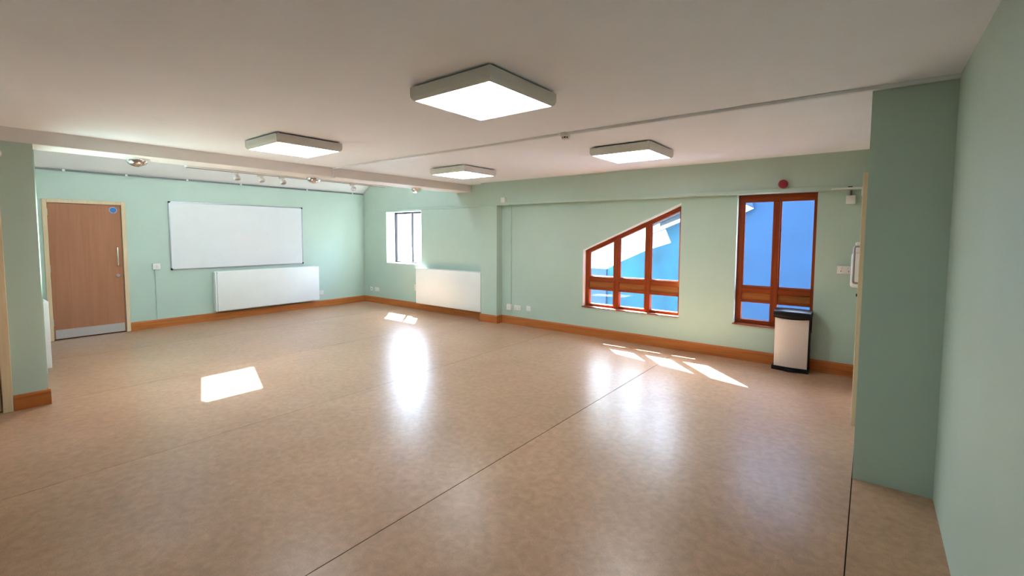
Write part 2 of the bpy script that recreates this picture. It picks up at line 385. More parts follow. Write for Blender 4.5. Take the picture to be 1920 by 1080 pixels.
for i in range(3):
    a, b = FX[i][1], FX[i + 1][0]
    obj('pane', prism([(a, 0.940), (b, 0.940), (b, zt(b) - 0.060), (a, zt(a) - 0.060)], 0.112, 0.116), GLASS, w2)
    obj('transom', box(a, b, Y0 - 0.004, Y1, 0.868, 0.945, bev=0.003), TIMBER_H, w2)
    obj('spandrel_panel', box(a, b, Y0 + 0.018, Y1, 0.775, 0.868), TIMBER_P, w2)
    obj('transom', box(a, b, Y0 - 0.002, Y1, 0.733, 0.775, bev=0.003), TIMBER_H, w2)
    obj('pane', box(a, b, 0.112, 0.116, 0.505, 0.733), GLASS, w2)
    obj('bottom_rail', box(a, b, Y0, Y1, 0.470, 0.508, bev=0.003), TIMBER_H, w2)
    obj('glazing_bead', box(a, b, Y0 + 0.006, 0.111, 0.9455, 0.957), TIMBER_H, w2)
    obj('glazing_bead', box(a + 0.0005, a + 0.013, Y0 + 0.006, 0.111, 0.958, zt(a) - 0.062), TIMBER_V, w2)
obj('reveal_lining', prism([(5.8805, 1.3503), (7.3895, 2.0135), (7.3895, 2.0392), (5.8805, 1.3618)], -0.002, Y1), WHITEP, w2)
obj('reveal_lining', box(5.8805, 5.8815, -0.001, Y0, 0.4705, 1.349), WHITEP, w2)
obj('window_sill', box(5.868, 7.392, -0.022, Y1, 0.4555, 0.4695, bev=0.004), TIMBER_H, w2)
obj('outer_sill', box(5.882, 7.388, Y1 + 0.002, 0.21, 0.4555, 0.475), WHITEP, w2)

w3 = struct_root('window_3', (8.52, 0.1, 0.455), 'tall timber window with four panes behind the pedal bin')
HX = [(8.097, 8.160), (8.490, 8.568), (8.912, 8.948)]
for i, (a, b) in enumerate(HX):
    obj('mullion' if i == 1 else 'stile', box(a, b, Y0 - (0.010 if i == 1 else 0), Y1, 0.470, (2.018 if i == 1 else LED - 0.002), bev=0.003), TIMBER_V, w3)
obj('head_rail', box(8.160, 8.912, Y0, Y1, 2.018, LED - 0.002, bev=0.003), TIMBER_H, w3)
for i in range(2):
    a, b = HX[i][1], HX[i + 1][0]
    obj('pane', box(a, b, 0.112, 0.116, 0.950, 2.018), GLASS, w3)
    obj('transom', box(a, b, Y0 - 0.004, Y1, 0.868, 0.950, bev=0.003), TIMBER_H, w3)
    obj('spandrel_panel', box(a, b, Y0 + 0.018, Y1, 0.775, 0.868), TIMBER_P, w3)
    obj('transom', box(a, b, Y0 - 0.002, Y1, 0.742, 0.775, bev=0.003), TIMBER_H, w3)
    obj('pane', box(a, b, 0.112, 0.116, 0.515, 0.742), GLASS, w3)
    obj('bottom_rail', box(a, b, Y0, Y1, 0.470, 0.517, bev=0.003), TIMBER_H, w3)
    obj('glazing_bead', box(a, b, Y0 + 0.006, 0.111, 0.9505, 0.961), TIMBER_H, w3)
    obj('glazing_bead', box(a + 0.0005, a + 0.013, Y0 + 0.006, 0.111, 0.962, 2.0175), TIMBER_V, w3)
obj('reveal_lining', box(8.0955, 8.0965, -0.001, Y0, 0.4705, LED - 0.003), WHITEP, w3)
obj('window_sill', box(8.083, 8.952, -0.022, Y1, 0.4555, 0.4695, bev=0.004), TIMBER_H, w3)
obj('outer_sill', box(8.097, 8.948, Y1 + 0.002, 0.21, 0.4555, 0.475), WHITEP, w3)

# roof windows in the sloping ceiling of the end bay
for n, (RLX, (y0, y1)) in enumerate(ROOFL):
    r = struct_root('window_%d' % (4 + n), (1.92, (y0 + y1) / 2, zs(1.92)), 'roof window in the sloping ceiling of the end bay')
    def sl(name, x0, x1, a0, a1, t0, t1, m):
        bm = slope_slab(x0, x1, a0, a1, [], t0, t1); obj(name, bm, m, r)
    e = 0.022
    sl('frame_side', RLX[0], RLX[1], y0, y0 + e, 0.06, 0.18, PALE); sl('frame_side', RLX[0], RLX[1], y1 - e, y1, 0.06, 0.18, PALE)
    sl('frame_end', RLX[0], RLX[0] + e, y0 + e, y1 - e, 0.06, 0.18, PALE); sl('frame_end', RLX[1] - e, RLX[1], y0 + e, y1 - e, 0.06, 0.18, PALE)
    sl('pane', RLX[0] + e, RLX[1] - e, y0 + e, y1 - e, 0.14, 0.145, GLASS)

# ------------------------------------------------------------------ doors
d1 = struct_root('door_1', (0.0, (DY0 + DY1) / 2, 0), 'brown veneered door with kick plate beside the whiteboard')
fo, fi = 0.052, 0.0
for a, b in ((DY0, DY0 + fo), (DY1 - fo, DY1)):
    obj('architrave', box(-0.06, 0.018, a, b, 0.0, DZ, bev=0.004), PALE, d1)
obj('architrave', box(-0.06, 0.018, DY0 + fo, DY1 - fo, DZ - 0.052, DZ, bev=0.004), PALE, d1)
leaf = obj('door_leaf', box(-0.056, -0.012, DY0 + fo + 0.003, DY1 - fo - 0.003, 0.012, DZ - 0.055, bev=0.002), DOORW, d1)
obj('kick_plate', box(-0.0118, -0.0095, DY0 + fo + 0.020, DY1 - fo - 0.020, 0.018, 0.152, bev=0.0006, seg=1), KICK, leaf)
hy = -4.535
bm = new(); tube(bm, [(-0.012, hy, 1.375), (0.030, hy, 1.375), (0.040, hy, 1.367), (0.042, hy, 1.355), (0.042, hy, 1.10), (0.040, hy, 1.088), (0.030, hy, 1.080), (-0.012, hy, 1.080)], 0.0095)
obj('pull_handle', bm, CHROME, leaf, smooth=True)
bm = new(); lathe(bm, (-0.0117, hy, 0.918), (1, 0, 0), [(0, 0), (0.026, 0), (0.026, 0.005), (0.023, 0.008), (0.008, 0.008), (0.008, 0.012), (0, 0.012)])
obj('lock_escutcheon', bm, ALU, leaf, smooth=True)
sg = obj('sign_disc', lathe(new(), (-0.0117, -4.558, 1.958), (1, 0, 0), [(0, 0), (0.048, 0), (0.048, 0.002), (0, 0.002)], 32), PLASTIC, leaf)
obj('sign_face', lathe(new(), (-0.0096, -4.558, 1.958), (1, 0, 0), [(0, 0), (0.043, 0), (0.043, 0.0006), (0, 0.0006)], 32), BLUE, leaf)
for z in (0.22, 1.02, 1.85):
    obj('hinge', cyl(new(), (-0.004, DY0 + fo + 0.001, z), (0, 0, 1), 0.008, 0.10, 12), ALU, d1, smooth=True)
obj('door_light_stop', box(-0.34, -0.252, DY0 - 0.2, DY1 + 0.2, -0.14, DZ + 0.2), DARK, d1)  # unseen slab added to stop light leaking round the leaf

d2 = struct_root('door_2', (XB1, (D2[0] + D2[1]) / 2, 0), 'door with pale frame at the left edge of the picture')
for a, b in ((D2[0] - 0.055, D2[0] + 0.01), (D2[1] - 0.01, D2[1] + 0.055)):
    obj('architrave', box(XB1 - 0.10, XB1 + 0.018, a, b, 0.0, D2[2] + 0.05, bev=0.004) if a > D2[0] else box(XB1 - 0.10, XB1 + 0.018, a, b, 0.0, D2[2] + 0.05, bev=0.004), PALE, d2)
obj('architrave', box(XB1 - 0.10, XB1 + 0.018, D2[0] + 0.01, D2[1] - 0.01, D2[2] - 0.005, D2[2] + 0.05, bev=0.004), PALE, d2)
obj('door_leaf', box(XB1 - 0.075, XB1 - 0.03, D2[0] + 0.014, D2[1] - 0.014, 0.012, D2[2] - 0.008, bev=0.002), PALE, d2)

obj('door_light_stop', box(XB0 - 0.05, XB0 - 0.002, D2[0] - 0.2, D2[1] + 0.2, -0.005, D2[2] + 0.2), DARK, d2)  # unseen slab added against light leaking through this door's gaps

d3 = struct_root('door_3', (XP, (D3[0] + D3[1]) / 2, 0), 'door in the right-hand wall seen edge-on with a D-shaped pull handle')
for a, b in ((D3[0] - 0.055, D3[0] + 0.01), (D3[1] - 0.01, D3[1] + 0.055)):
    obj('architrave', box(XP - 0.040, XP + 0.10, a, b, 0.0, D3[2] + 0.065, bev=0.004), PALE, d3)
obj('architrave', box(XP - 0.040, XP + 0.10, D3[0] + 0.01, D3[1] - 0.01, D3[2] - 0.005, D3[2] + 0.065, bev=0.004), PALE, d3)
leaf3 = obj('door_leaf', box(XP - 0.030, XP + 0.014, D3[0] + 0.014, D3[1] - 0.014, 0.012, D3[2] - 0.008, bev=0.002), DOORW, d3)
hy, hx = -1.50, XP - 0.030
bm = new(); tube(bm, [(hx, hy, 1.510), (hx - 0.032, hy, 1.510), (hx - 0.044, hy, 1.504), (hx - 0.048, hy, 1.490), (hx - 0.048, hy, 1.215), (hx - 0.044, hy, 1.201), (hx - 0.032, hy, 1.195), (hx, hy, 1.195)], 0.0095)
obj('pull_handle', bm, ALU, leaf3, smooth=True)
bm = new(); lathe(bm, (hx, hy, 1.092), (-1, 0, 0), [(0, 0), (0.014, 0), (0.014, 0.016), (0.010, 0.022), (0, 0.022)])
obj('lock_cylinder', bm, DARKM, leaf3, smooth=True)

# ------------------------------------------------------------------ picture-hanging rail on the whiteboard wall
hr = thing('hanging_rail', 'thin grey picture-hanging rail with white clips above the whiteboard', 'rail', (0, -2.7, 2.515))
obj('rail_bar', box(0.012, 0.034, -5.70, -0.03, 2.511, 2.533, bev=0.003), RAILM, hr)
for y in (-5.105, -4.380, -3.55, -2.685, -1.394, -0.319):
    obj('clip', box(0.0005, 0.042, y - 0.016, y + 0.016, 2.506, 2.537, bev=0.003), PLASTIC, hr)

# ------------------------------------------------------------------ whiteboard
wb = thing('whiteboard', 'large white dry-wipe board with slim aluminium frame on the mint wall', 'whiteboard', (0.0, -2.67, 0.967))
by0, by1, bz0, bz1 = -3.837, -1.502, 0.967, 2.143
fw_ = 0.018
obj('writing_surface', box(0.006, 0.016, by0 + fw_, by1 - fw_, bz0 + fw_, bz1 - fw_), BOARD, wb)
obj('backing', box(0.0005, 0.006, by0 + 0.006, by1 - 0.006, bz0 + 0.006, bz1 - 0.006), ALU, wb)
obj('frame_side', box(0.003, 0.024, by0, by0 + fw_, bz0 + 0.03, bz1 - 0.03, bev=0.003), ALU, wb)
obj('frame_side', box(0.003, 0.024, by1 - fw_, by1, bz0 + 0.03, bz1 - 0.03, bev=0.003), ALU, wb)
obj('frame_rail', box(0.003, 0.024, by0 + 0.03, by1 - 0.03, bz0, bz0 + fw_, bev=0.003), ALU, wb)
obj('frame_rail', box(0.003, 0.024, by0 + 0.03, by1 - 0.03, bz1 - fw_, bz1, bev=0.003), ALU, wb)
for y, sy in ((by0, 1), (by1, -1)):
    for z, sz in ((bz0, 1), (bz1, -1)):
        bm = slab(new(), [(y, z), (y + sy * 0.030, z), (y + sy * 0.030, z + sz * 0.019), (y + sy * 0.019, z + sz * 0.019), (y + sy * 0.019, z + sz * 0.030), (y, z + sz * 0.030)], [], 'x', 0.002, 0.027)
        obj('corner_cap', bm, BLACKP, wb)

# ------------------------------------------------------------------ radiator covers
def heater_x(name, label, y0, y1, z0, z1, d, x=0.0):
    t = thing(name, label, 'radiator', (x, (y0 + y1) / 2, z0), 'white radiator covers')
    obj('front_panel', box(x + d - 0.022, x + d, y0 + 0.03, y1 - 0.004, z0, z1, bev=0.010, seg=3), ENAMEL, t, smooth=True)
    obj('side_panel', box(x + 0.0005, x + d - 0.010, y0, y0 + 0.028, z0 + 0.004, z1 - 0.012, bev=0.006, seg=2), ENAMEL, t, smooth=True)
    obj('side_panel', box(x + 0.0005, x + d - 0.023, y1 - 0.026, y1 - 0.005, z0 + 0.004, z1 - 0.012, bev=0.006, seg=2), ENAMEL, t, smooth=True)
    g = obj('top_grille', box(x + 0.006, x + d - 0.024, y0 + 0.029, y1 - 0.028, z1 - 0.040, z1 - 0.030), DARK, t)
    obj('back_rail', box(x + 0.0005, x + 0.012, y0 + 0.029, y1 - 0.028, z1 - 0.029, z1 + 0.004), ENAMEL, t)
    n = int((y1 - y0 - 0.08) / 0.05)
    bm = new()
    for i in range(n):
        yy = y0 + 0.05 + i * 0.05
        abox(bm, x + 0.012, x + d - 0.026, yy, yy + 0.006, z1 - 0.0295, z1 - 0.016)
    s = obj('grille_louvres', bm, RAILM, t); s['kind'] = 'stuff'
    obj('underside', box(x + 0.002, x + d - 0.024, y0 + 0.03, y1 - 0.03, z0 + 0.012, z0 + 0.02), DARK, t)
    return t
heater_x('radiator_cover', 'long white radiator cover below the whiteboard', -3.205, -1.215, 0.172, 0.900, 0.125)
def heater_y(name, label, x0, x1, z0, z1, d):
    t = thing(name, label, 'radiator', ((x0 + x1) / 2, 0, z0), 'white radiator covers')
    obj('front_panel', box(x0 + 0.002, x1 - 0.022, -d, -d + 0.022, z0, z1, bev=0.010, seg=3), ENAMEL, t, smooth=True)
    obj('side_panel', box(x0 + 0.004, x0 + 0.026, -d + 0.023, -0.0005, z0 + 0.004, z1 - 0.012, bev=0.006), ENAMEL, t, smooth=True)
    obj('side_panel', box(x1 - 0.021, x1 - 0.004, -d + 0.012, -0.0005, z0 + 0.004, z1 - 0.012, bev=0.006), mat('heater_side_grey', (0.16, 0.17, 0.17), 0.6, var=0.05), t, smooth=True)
    obj('top_grille', box(x0 + 0.028, x1 - 0.024, -d + 0.024, -0.006, z1 - 0.040, z1 - 0.030), DARK, t)
    obj('back_rail', box(x0 + 0.028, x1 - 0.024, -0.012, -0.0005, z1 - 0.029, z1 + 0.004), ENAMEL, t)
    bm = new()
    for i in range(int((x1 - x0 - 0.08) / 0.05)):
        xx = x0 + 0.05 + i * 0.05
        abox(bm, xx, xx + 0.006, -d + 0.026, -0.012, z1 - 0.0295, z1 - 0.016)
    s = obj('grille_louvres', bm, RAILM, t); s['kind'] = 'stuff'
    obj('underside', box(x0 + 0.03, x1 - 0.03, -d + 0.024, -0.002, z0 + 0.012, z0 + 0.02), DARK, t)
    return t
heater_y('radiator_cover', 'white radiator cover between the small bright window and the pilaster', 1.975, 3.825, 0.150, 0.893, 0.12)
t = thing('radiator_cover', 'white radiator cover mostly hidden behind the pier at left', 'radiator', (1.75, YL, 0.08), 'white radiator covers')
obj('front_panel', box(1.10, 2.2145, -5.616, -5.594, 0.075, 0.835, bev=0.010, seg=3), ENAMEL, t, smooth=True)
obj('side_panel', box(2.215, 2.240, YL + 0.0005, -5.592, 0.075, 0.835, bev=0.008, seg=3), ENAMEL, t, smooth=True)
obj('top_grille', box(1.12, 2.214, YL + 0.004, -5.617, 0.795, 0.806), DARK, t)
obj('foot', box(1.20, 1.26, YL + 0.01, -5.62, 0.0, 0.0745), ENAMEL, t); obj('foot', box(2.10, 2.16, YL + 0.01, -5.62, 0.0, 0.0745), ENAMEL, t)

# ------------------------------------------------------------------ switches, sockets, trunking
def outlet_x(name, label, cat, yc, zc, wd, ht, d, pieces, group):
    """wall plate on the wall x = 0"""
    t = thing(name, label, cat, (0, yc, zc - ht / 2), group)
    obj('plate', box(0.0005, d, yc - wd / 2, yc + wd / 2, zc - ht / 2, zc + ht / 2, bev=0.003), PLASTIC, t, smooth=True)
    for (n, dy, dz, pw, ph, m) in pieces:
        obj(n, box(d, d + 0.003, yc + dy - pw / 2, yc + dy + pw / 2, zc + dz - ph / 2, zc + dz + ph / 2, bev=0.001, seg=1), m, t)
    return t
def outlet_y(name, label, cat, xc, zc, wd, ht, d, pieces, group, y=0.0):
    t = thing(name, label, cat, (xc, y, zc - ht / 2), group)
    obj('plate', box(xc - wd / 2, xc + wd / 2, y - d, y - 0.0005, zc - ht / 2, zc + ht / 2, bev=0.003), PLASTIC, t, smooth=True)
    for (n, dx, dz, pw, ph, m) in pieces:
        obj(n, box(xc + dx - pw / 2, xc + dx + pw / 2, y - d - 0.003, y - d, zc + dz - ph / 2, zc + dz + ph / 2, bev=0.001, seg=1), m, t)
    return t
SO = 'white wall sockets and switches'
ROCK = mat('rocker_plastic', (0.70, 0.68, 0.66), 0.35, var=0.01)
outlet_x('light_switch', 'white wall switch box on a surface conduit between door and whiteboard', 'switch', -4.041, 1.040, 0.100, 0.098, 0.046, [('rocker', 0.0, 0, 0.026, 0.044, ROCK)], SO)
tag(obj('cable_trunking', box(0.0005, 0.016, -4.060, -4.040, 0.141, 0.990, bev=0.002), GREEN), 'mint-painted cable trunking below the wall switch box beside the door', 'trunking')
outlet_x('wall_socket', 'white socket at the right end of the long radiator cover', 'socket', -1.108, 0.312, 0.088, 0.092, 0.012, [('rocker', 0.0, 0.02, 0.02, 0.026, ROCK)], SO)
two = [('rocker', -0.028, 0.022, 0.018, 0.024, ROCK), ('rocker', 0.028, 0.022, 0.018, 0.024, ROCK), ('pin_slot', -0.036, -0.014, 0.006, 0.014, DARK), ('pin_slot', 0.036, -0.014, 0.006, 0.014, DARK)]
outlet_y('wall_socket', 'small single outlet plate nearest the room corner', 'socket', 0.262, 0.318, 0.084, 0.086, 0.010, [('port', 0, 0, 0.022, 0.018, DARK)], SO)
outlet_y('wall_socket', 'double socket below and left of the bright window', 'socket', 0.478, 0.318, 0.146, 0.086, 0.010, two, SO)
outlet_y('fused_switch', 'white fused switch plate touching the left end of the pilaster-side radiator cover', 'switch', 1.850, 0.46, 0.086, 0.130, 0.012, [('rocker', 0, 0.03, 0.02, 0.03, ROCK)], SO)
outlet_y('junction_box', 'deep white box at the foot of the vertical trunking beside the pilaster', 'junction box', 4.412, 0.306, 0.096, 0.098, 0.052, [('rocker', 0.0, 0.0, 0.022, 0.030, ROCK)], SO)
outlet_y('wall_socket', 'white double socket right of the trunking box by the pilaster', 'socket', 4.578, 0.306, 0.146, 0.086, 0.012, two, SO)
outlet_y('wall_socket', 'square white plate, rightmost of the three beside the pilaster', 'socket', 4.822, 0.315, 0.090, 0.090, 0.010, [('port', 0, 0, 0.020, 0.016, ROCK)], SO)
outlet_y('wall_socket', 'double socket on the green wall beside the right-hand door', 'socket', 9.238, 1.212, 0.146, 0.086, 0.012, two, SO)
tag(obj('cable_trunking', box(4.418, 4.438, -0.016, -0.0005, 0.356, LED - 0.001, bev=0.002), GREEN), 'vertical green trunking beside the pilaster running down to a box', 'trunking')
hl = thing('cable_trunking', 'long horizontal green-painted trunking above the windows', 'trunking', (4.0, 0, 2.11))
obj('trunking_run', box(0.610, 3.833, -0.020, -0.0005, 2.108, 2.136, bev=0.002), GREEN, hl)
obj('trunking_run', box(3.817, 9.40, YU - 0.018, YU - 0.0005, LED + 0.001, 2.152, bev=0.002), GREEN, hl)
obj('trunking_corner', box(3.815, 3.8345, YU - 0.018, -0.0005, 2.110, 2.150, bev=0.002), GREEN, hl)
tag(obj('junction_box', box(4.343, 4.432, YU - 0.052, YU - 0.0005, 2.1525, 2.240, bev=0.004), PLASTIC), 'white junction box on top of the trunking above the pilaster', 'junction box')
# red alarm sounder
al = thing('alarm_sounder', 'round dark red alarm sounder above the tall timber window', 'alarm', (8.617, YU, 2.152))
obj('sounder_base', lathe(new(), (8.617, YU - 0.0005, 2.202), (0, -1, 0), [(0, 0), (0.040, 0), (0.040, 0.018), (0, 0.018)], 32), PLASTIC, al, smooth=True)
obj('sounder_cap', lathe(new(), (8.617, YU - 0.0187, 2.202), (0, -1, 0), [(0, 0), (0.049, 0), (0.050, 0.006), (0.050, 0.034), (0.046, 0.042), (0.030, 0.045), (0.028, 0.041), (0.018, 0.041), (0.016, 0.046), (0, 0.046)], 32), RED, al, smooth=True)
# box with cable next to the right-hand door
jb = thing('junction_box', 'square white box hanging below a short brown-red cable by the right-hand door', 'junction box', (9.262, 0, 1.955))
obj('box_body', box(9.216, 9.302, -0.048, -0.0005, 1.955, 2.047, bev=0.005), PLASTIC, jb, smooth=True)
obj('cable', tube(new(), [(9.258, -0.020, 2.046), (9.258, -0.020, 2.085), (9.260, -0.022, 2.108)], 0.0075, 8), CABLE, jb, smooth=True)
cp = thing('conduit_pipe', 'thin pale conduit clipped under the bulkhead at the right-hand door', 'conduit', (9.25, YU, 2.10))
obj('pipe', tube(new(), [(9.085, YU - 0.030, 2.118), (9.20, YU - 0.030, 2.120), (9.40, YU - 0.030, 2.120)], 0.009, 8), TRUNK, cp, smooth=True)
obj('pipe_clip', box(9.235, 9.275, YU - 0.042, YU - 0.019, 2.128, 2.138), DARKM, cp)
tag(obj('door_contact', box(9.352, 9.368, -0.115, -0.085, 2.035, 2.111, bev=0.002), PLASTIC), 'small white strip hanging from the bulkhead against the right-hand door wall', 'sensor')
ms = thing('motion_sensor', 'small white motion sensor at the left edge of the picture on the pier', 'sensor', (XB1, -6.004, 2.240))
obj('sensor_base', lathe(new(), (XB1 + 0.0005, -6.004, 2.285), (1, 0, 0), [(0, 0), (0.045, 0), (0.045, 0.012), (0, 0.012)], 24), PLASTIC, ms, smooth=True)
obj('sensor_dome', lathe(new(), (XB1 + 0.013, -6.004, 2.285), (1, 0, 0), [(0, 0), (0.038, 0), (0.034, 0.014), (0.022, 0.026), (0, 0.031)], 24), PLASTIC, ms, smooth=True)
# white dispenser behind the pull handle
dp = thing('paper_dispenser', 'rounded white wall dispenser seen behind the door pull handle', 'dispenser', (9.36, -0.30, 1.06))
obj('dispenser_body', box(9.300, 9.4245, -0.42, -0.18, 1.055, 1.415, bev=0.028, seg=4), PLASTIC, dp, smooth=True)
obj('dispenser_neck', box(9.330, 9.4245, -0.37, -0.23, 1.4155, 1.532, bev=0.012, seg=3), PLASTIC, dp, smooth=True)
obj('dispenser_window', box(9.2975, 9.2995, -0.33, -0.27, 1.16, 1.30), GREYP, dp)

# ------------------------------------------------------------------ ceiling lamps
def make_lamp(label, cx, cy):
    t = thing('ceiling_lamp', label, 'ceiling lamp', (cx, cy, 2.430), 'square ceiling lamps')
    S, zb, ztop = 0.330, 2.432, 2.512
    def side(kind, sgn):
        # vertical side with a rounded lower edge
        prof = [(S, ztop), (S, zb + 0.030), (S - 0.006, zb + 0.012), (S - 0.016, zb + 0.002), (S - 0.022, zb), (S - 0.022, zb + 0.006), (S - 0.010, zb + 0.026), (S - 0.010, ztop)]
        bm = new(); rings = []
        for e in (-1, 1):
            r = []
            for p, z in prof:
                a = e * p
                r.append(bm.verts.new((cx + sgn * p, cy + a, z) if kind == 'x' else (cx + a, cy + sgn * p, z)))
            rings.append(r)
        n = len(prof)
        for i in range(n): bm.faces.new([rings[0][i], rings[0][(i + 1) % n], rings[1][(i + 1) % n], rings[1][i]])
        bm.faces.new(rings[0]); bm.faces.new(rings[1][::-1])
        obj('lamp_side', bm, GREYP, t, smooth=True, sharp=40)
    side('x', 1); side('x', -1); side('y', 1); side('y', -1)
    d = S - 0.023
    obj('diffuser', box(cx - d, cx + d, cy - d, cy + d, zb + 0.003, zb + 0.007), DIFFUSER, t)
    d2_ = S - 0.0115
    obj('tray', box(cx - d2_, cx + d2_, cy - d2_, cy + d2_, zb + 0.0265, ztop - 0.004), DARK, t)
    obj('housing', box(cx - S + 0.045, cx + S - 0.045, cy - S + 0.045, cy + S - 0.045, ztop - 0.0035, H - 0.0005), DARK, t)
    for sx in (-1, 1):
        for sy in (-1, 1):
            obj('fixing_clip', box(cx + sx * (S - 0.03) - 0.008, cx + sx * (S - 0.03) + 0.008, cy + sy * (S - 0.03) - 0.008, cy + sy * (S - 0.03) + 0.008, ztop - 0.02, H - 0.0005), PLASTIC, t)
    return t
L1 = make_lamp('square lit ceiling lamp, the largest and nearest of the four', 7.475, -4.160)
copy_tree(L1, (4.850 - 7.475, -4.075 + 4.160, 0), 'square lit ceiling lamp above the whiteboard side, nearest the beam')
copy_tree(L1, (4.860 - 7.475, -1.655 + 4.160, 0), 'square lit ceiling lamp, the smallest, above the pilaster')
copy_tree(L1, (7.400 - 7.475, -1.695 + 4.160, 0), 'square lit ceiling lamp in front of the timber windows')

# ceiling trunking with smoke detector
ct = thing('cable_trunking', 'long white trunking crossing the ceiling and running down the beam', 'trunking', (6.6, -2.77, 2.505))
def run(x0, y0, x1, y1, hw, z0, z1):
    bm = new(); a = (Vector((x1, y1, 0)) - Vector((x0, y0, 0))).normalized(); n = Vector((-a.y, a.x, 0)) * hw
    poly = [(x0 + n.x, y0 + n.y), (x0 - n.x, y0 - n.y), (x1 - n.x, y1 - n.y), (x1 + n.x, y1 + n.y)]
    return slab(bm, poly, [], 'z', z0, z1)
def ty(x): return -2.822 + (x - 3.478) * (0.102 / 6.34)
obj('trunking_run', run(XB1 + 0.018, ty(XB1), 7.175, ty(7.175), 0.016, H - 0.018, H - 0.0005), TRUNK, ct)
obj('trunking_run', run(7.265, ty(7.265), XQ - 0.001, ty(XQ), 0.018, H - 0.022, H - 0.0005), TRUNK, ct)
obj('trunking_drop', box(XB1 + 0.0005, XB1 + 0.017, -2.838, -2.806, ZB - 0.016, H - 0.0005, bev=0.002), TRUNK, ct)
obj('trunking_return', run(XB1 + 0.016, -2.822, 3.26, -2.93, 0.010, ZB - 0.016, ZB - 0.0005), TRUNK, ct)
sm = thing('smoke_detector', 'small round white smoke detector on the ceiling trunking', 'smoke detector', (7.22, -2.762, 2.46))
obj('detector_base', lathe(new(), (7.22, ty(7.22), H - 0.0005), (0, 0, -1), [(0, 0), (0.045, 0), (0.045, 0.030), (0.040, 0.034), (0, 0.034)], 28), PLASTIC, sm, smooth=True)
obj('sensor_chamber', lathe(new(), (7.22, ty(7.22), H - 0.035), (0, 0, -1), [(0, 0), (0.026, 0), (0.026, 0.016), (0, 0.016)], 24), DARKM, sm, smooth=True)
for k in range(8):
    a = 2 * math.pi * k / 8
    obj('vent_rib', cyl(new(), (7.22 + 0.030 * math.cos(a), ty(7.22) + 0.030 * math.sin(a), H - 0.051), (0, 0, 1), 0.004, 0.016, 8), PLASTIC, sm)
obj('detector_cap', lathe(new(), (7.22, ty(7.22), H - 0.0515), (0, 0, -1), [(0, 0), (0.035, 0), (0.032, 0.008), (0.020, 0.012), (0, 0.013)], 28), PLASTIC, sm, smooth=True)

# chrome bowl lights under the beam
def bowl(label, x, y):
    t = thing('bowl_light', label, 'light', (x, y, ZB - 0.09), 'chrome bowl lights under the beam')
    obj('flange', lathe(new(), (x, y, ZB - 0.0005), (0, 0, -1), [(0, 0), (0.112, 0), (0.112, 0.004), (0.098, 0.008), (0, 0.008)], 36), PLASTIC, t, smooth=True)
    prof = [(0, 0), (0.094, 0)] + [(0.094 * math.cos(q), 0.008 + 0.066 * math.sin(q)) for q in [math.pi / 2 * k / 9 for k in range(9)]] + [(0.014, 0.0752), (0, 0.076)]
    obj('bowl', lathe(new(), (x, y, ZB - 0.009), (0, 0, -1), prof, 36), CHROME, t, smooth=True)
    return t
b1 = bowl('chrome bowl light under the beam nearest the door', 3.172, -4.955)
copy_tree(b1, (0, 4.955 - 2.965, 0), 'chrome bowl light at the middle of the beam, at the end of the trunking')
copy_tree(b1, (0, 4.955 - 1.094, 0), 'chrome bowl light under the beam nearest the window wall')

# track with spotlights on the back of the beam
tr = thing('light_track', 'thin white lighting track along the back of the beam', 'track', (2.985, -3.3, 2.38))
obj('track_bar', box(2.960, XB0 - 0.0005, -4.46, -1.60, 2.383, 2.412, bev=0.002), PLASTIC, tr)
obj('track_slot', box(2.975, 3.005, -4.45, -1.61, 2.380, 2.3828), DARKM, tr)
SPT = ['leftmost white spotlight hanging from the beam track above the whiteboard', 'second white spotlight from the left on the beam track', 'third white spotlight from the left on the beam track', 'white spotlight near the room corner, right end of the beam track']
def spot(label, y, dz):
    x = 2.985
    t = thing('track_spotlight', label, 'spotlight', (x, y, 2.28), 'white track spotlights')
    obj('adapter', box(x - 0.020, x + 0.020, y - 0.032, y + 0.032, 2.352, 2.3795, bev=0.004), PLASTIC, t)
    obj('stem', tube(new(), [(x, y, 2.353), (x, y + 0.006, 2.340), (x, y + 0.012, 2.326)], 0.011, 10), PLASTIC, t, smooth=True)
    ax = Vector((0.45, 0.10, -0.85)).normalized(); c = Vector((x - 0.004, y + 0.014, 2.330))
    obj('head', lathe(new(), c, ax, [(0, 0), (0.024, 0), (0.037, 0.010), (0.041, 0.026), (0.041, 0.042), (0.036, 0.044), (0.034, 0.036), (0, 0.034)], 28), PLASTIC, t, smooth=True)
    obj('lamp_face', lathe(new(), c + ax * 0.037, ax, [(0, 0), (0.030, 0), (0.025, 0.004), (0, 0.006)], 24), ALU, t, smooth=True)
    return t
s1 = spot(SPT[0], -3.910, 0)
for l, y in zip(SPT[1:], (-3.605, -3.322, -2.225)): copy_tree(s1, (0, y + 3.910, 0), l)

# ------------------------------------------------------------------ pedal bin
pb = thing('pedal_bin', 'steel-fronted pedal bin with black lid below the tall timber window', 'bin', (8.765, -0.12, 0))
BX0, BX1, BY0, BY1 = 8.585, 8.945, -0.205, -0.026
def bowed(x0, x1, yf, yb, z0, z1, bow, n=10, shrink=0.0):
    """upright block whose front bows outwards"""
    bm = new(); lo, hi = [], []
    pts = [(x0 + (x1 - x0) * i / n, yf - bow * (1 - (2 * i / n - 1) ** 2)) for i in range(n + 1)] + [(x1, yb), (x0, yb)]
    for x, y in pts:
        cx_ = (x0 + x1) / 2
        lo.append(bm.verts.new((cx_ + (x - cx_) * (1 - shrink), y, z0))); hi.append(bm.verts.new((x, y, z1)))
    k = len(pts)
    for i in range(k): bm.faces.new([lo[i], lo[(i + 1) % k], hi[(i + 1) % k], hi[i]])
    bm.faces.new(lo[::-1]); bm.faces.new(hi)
    return bm
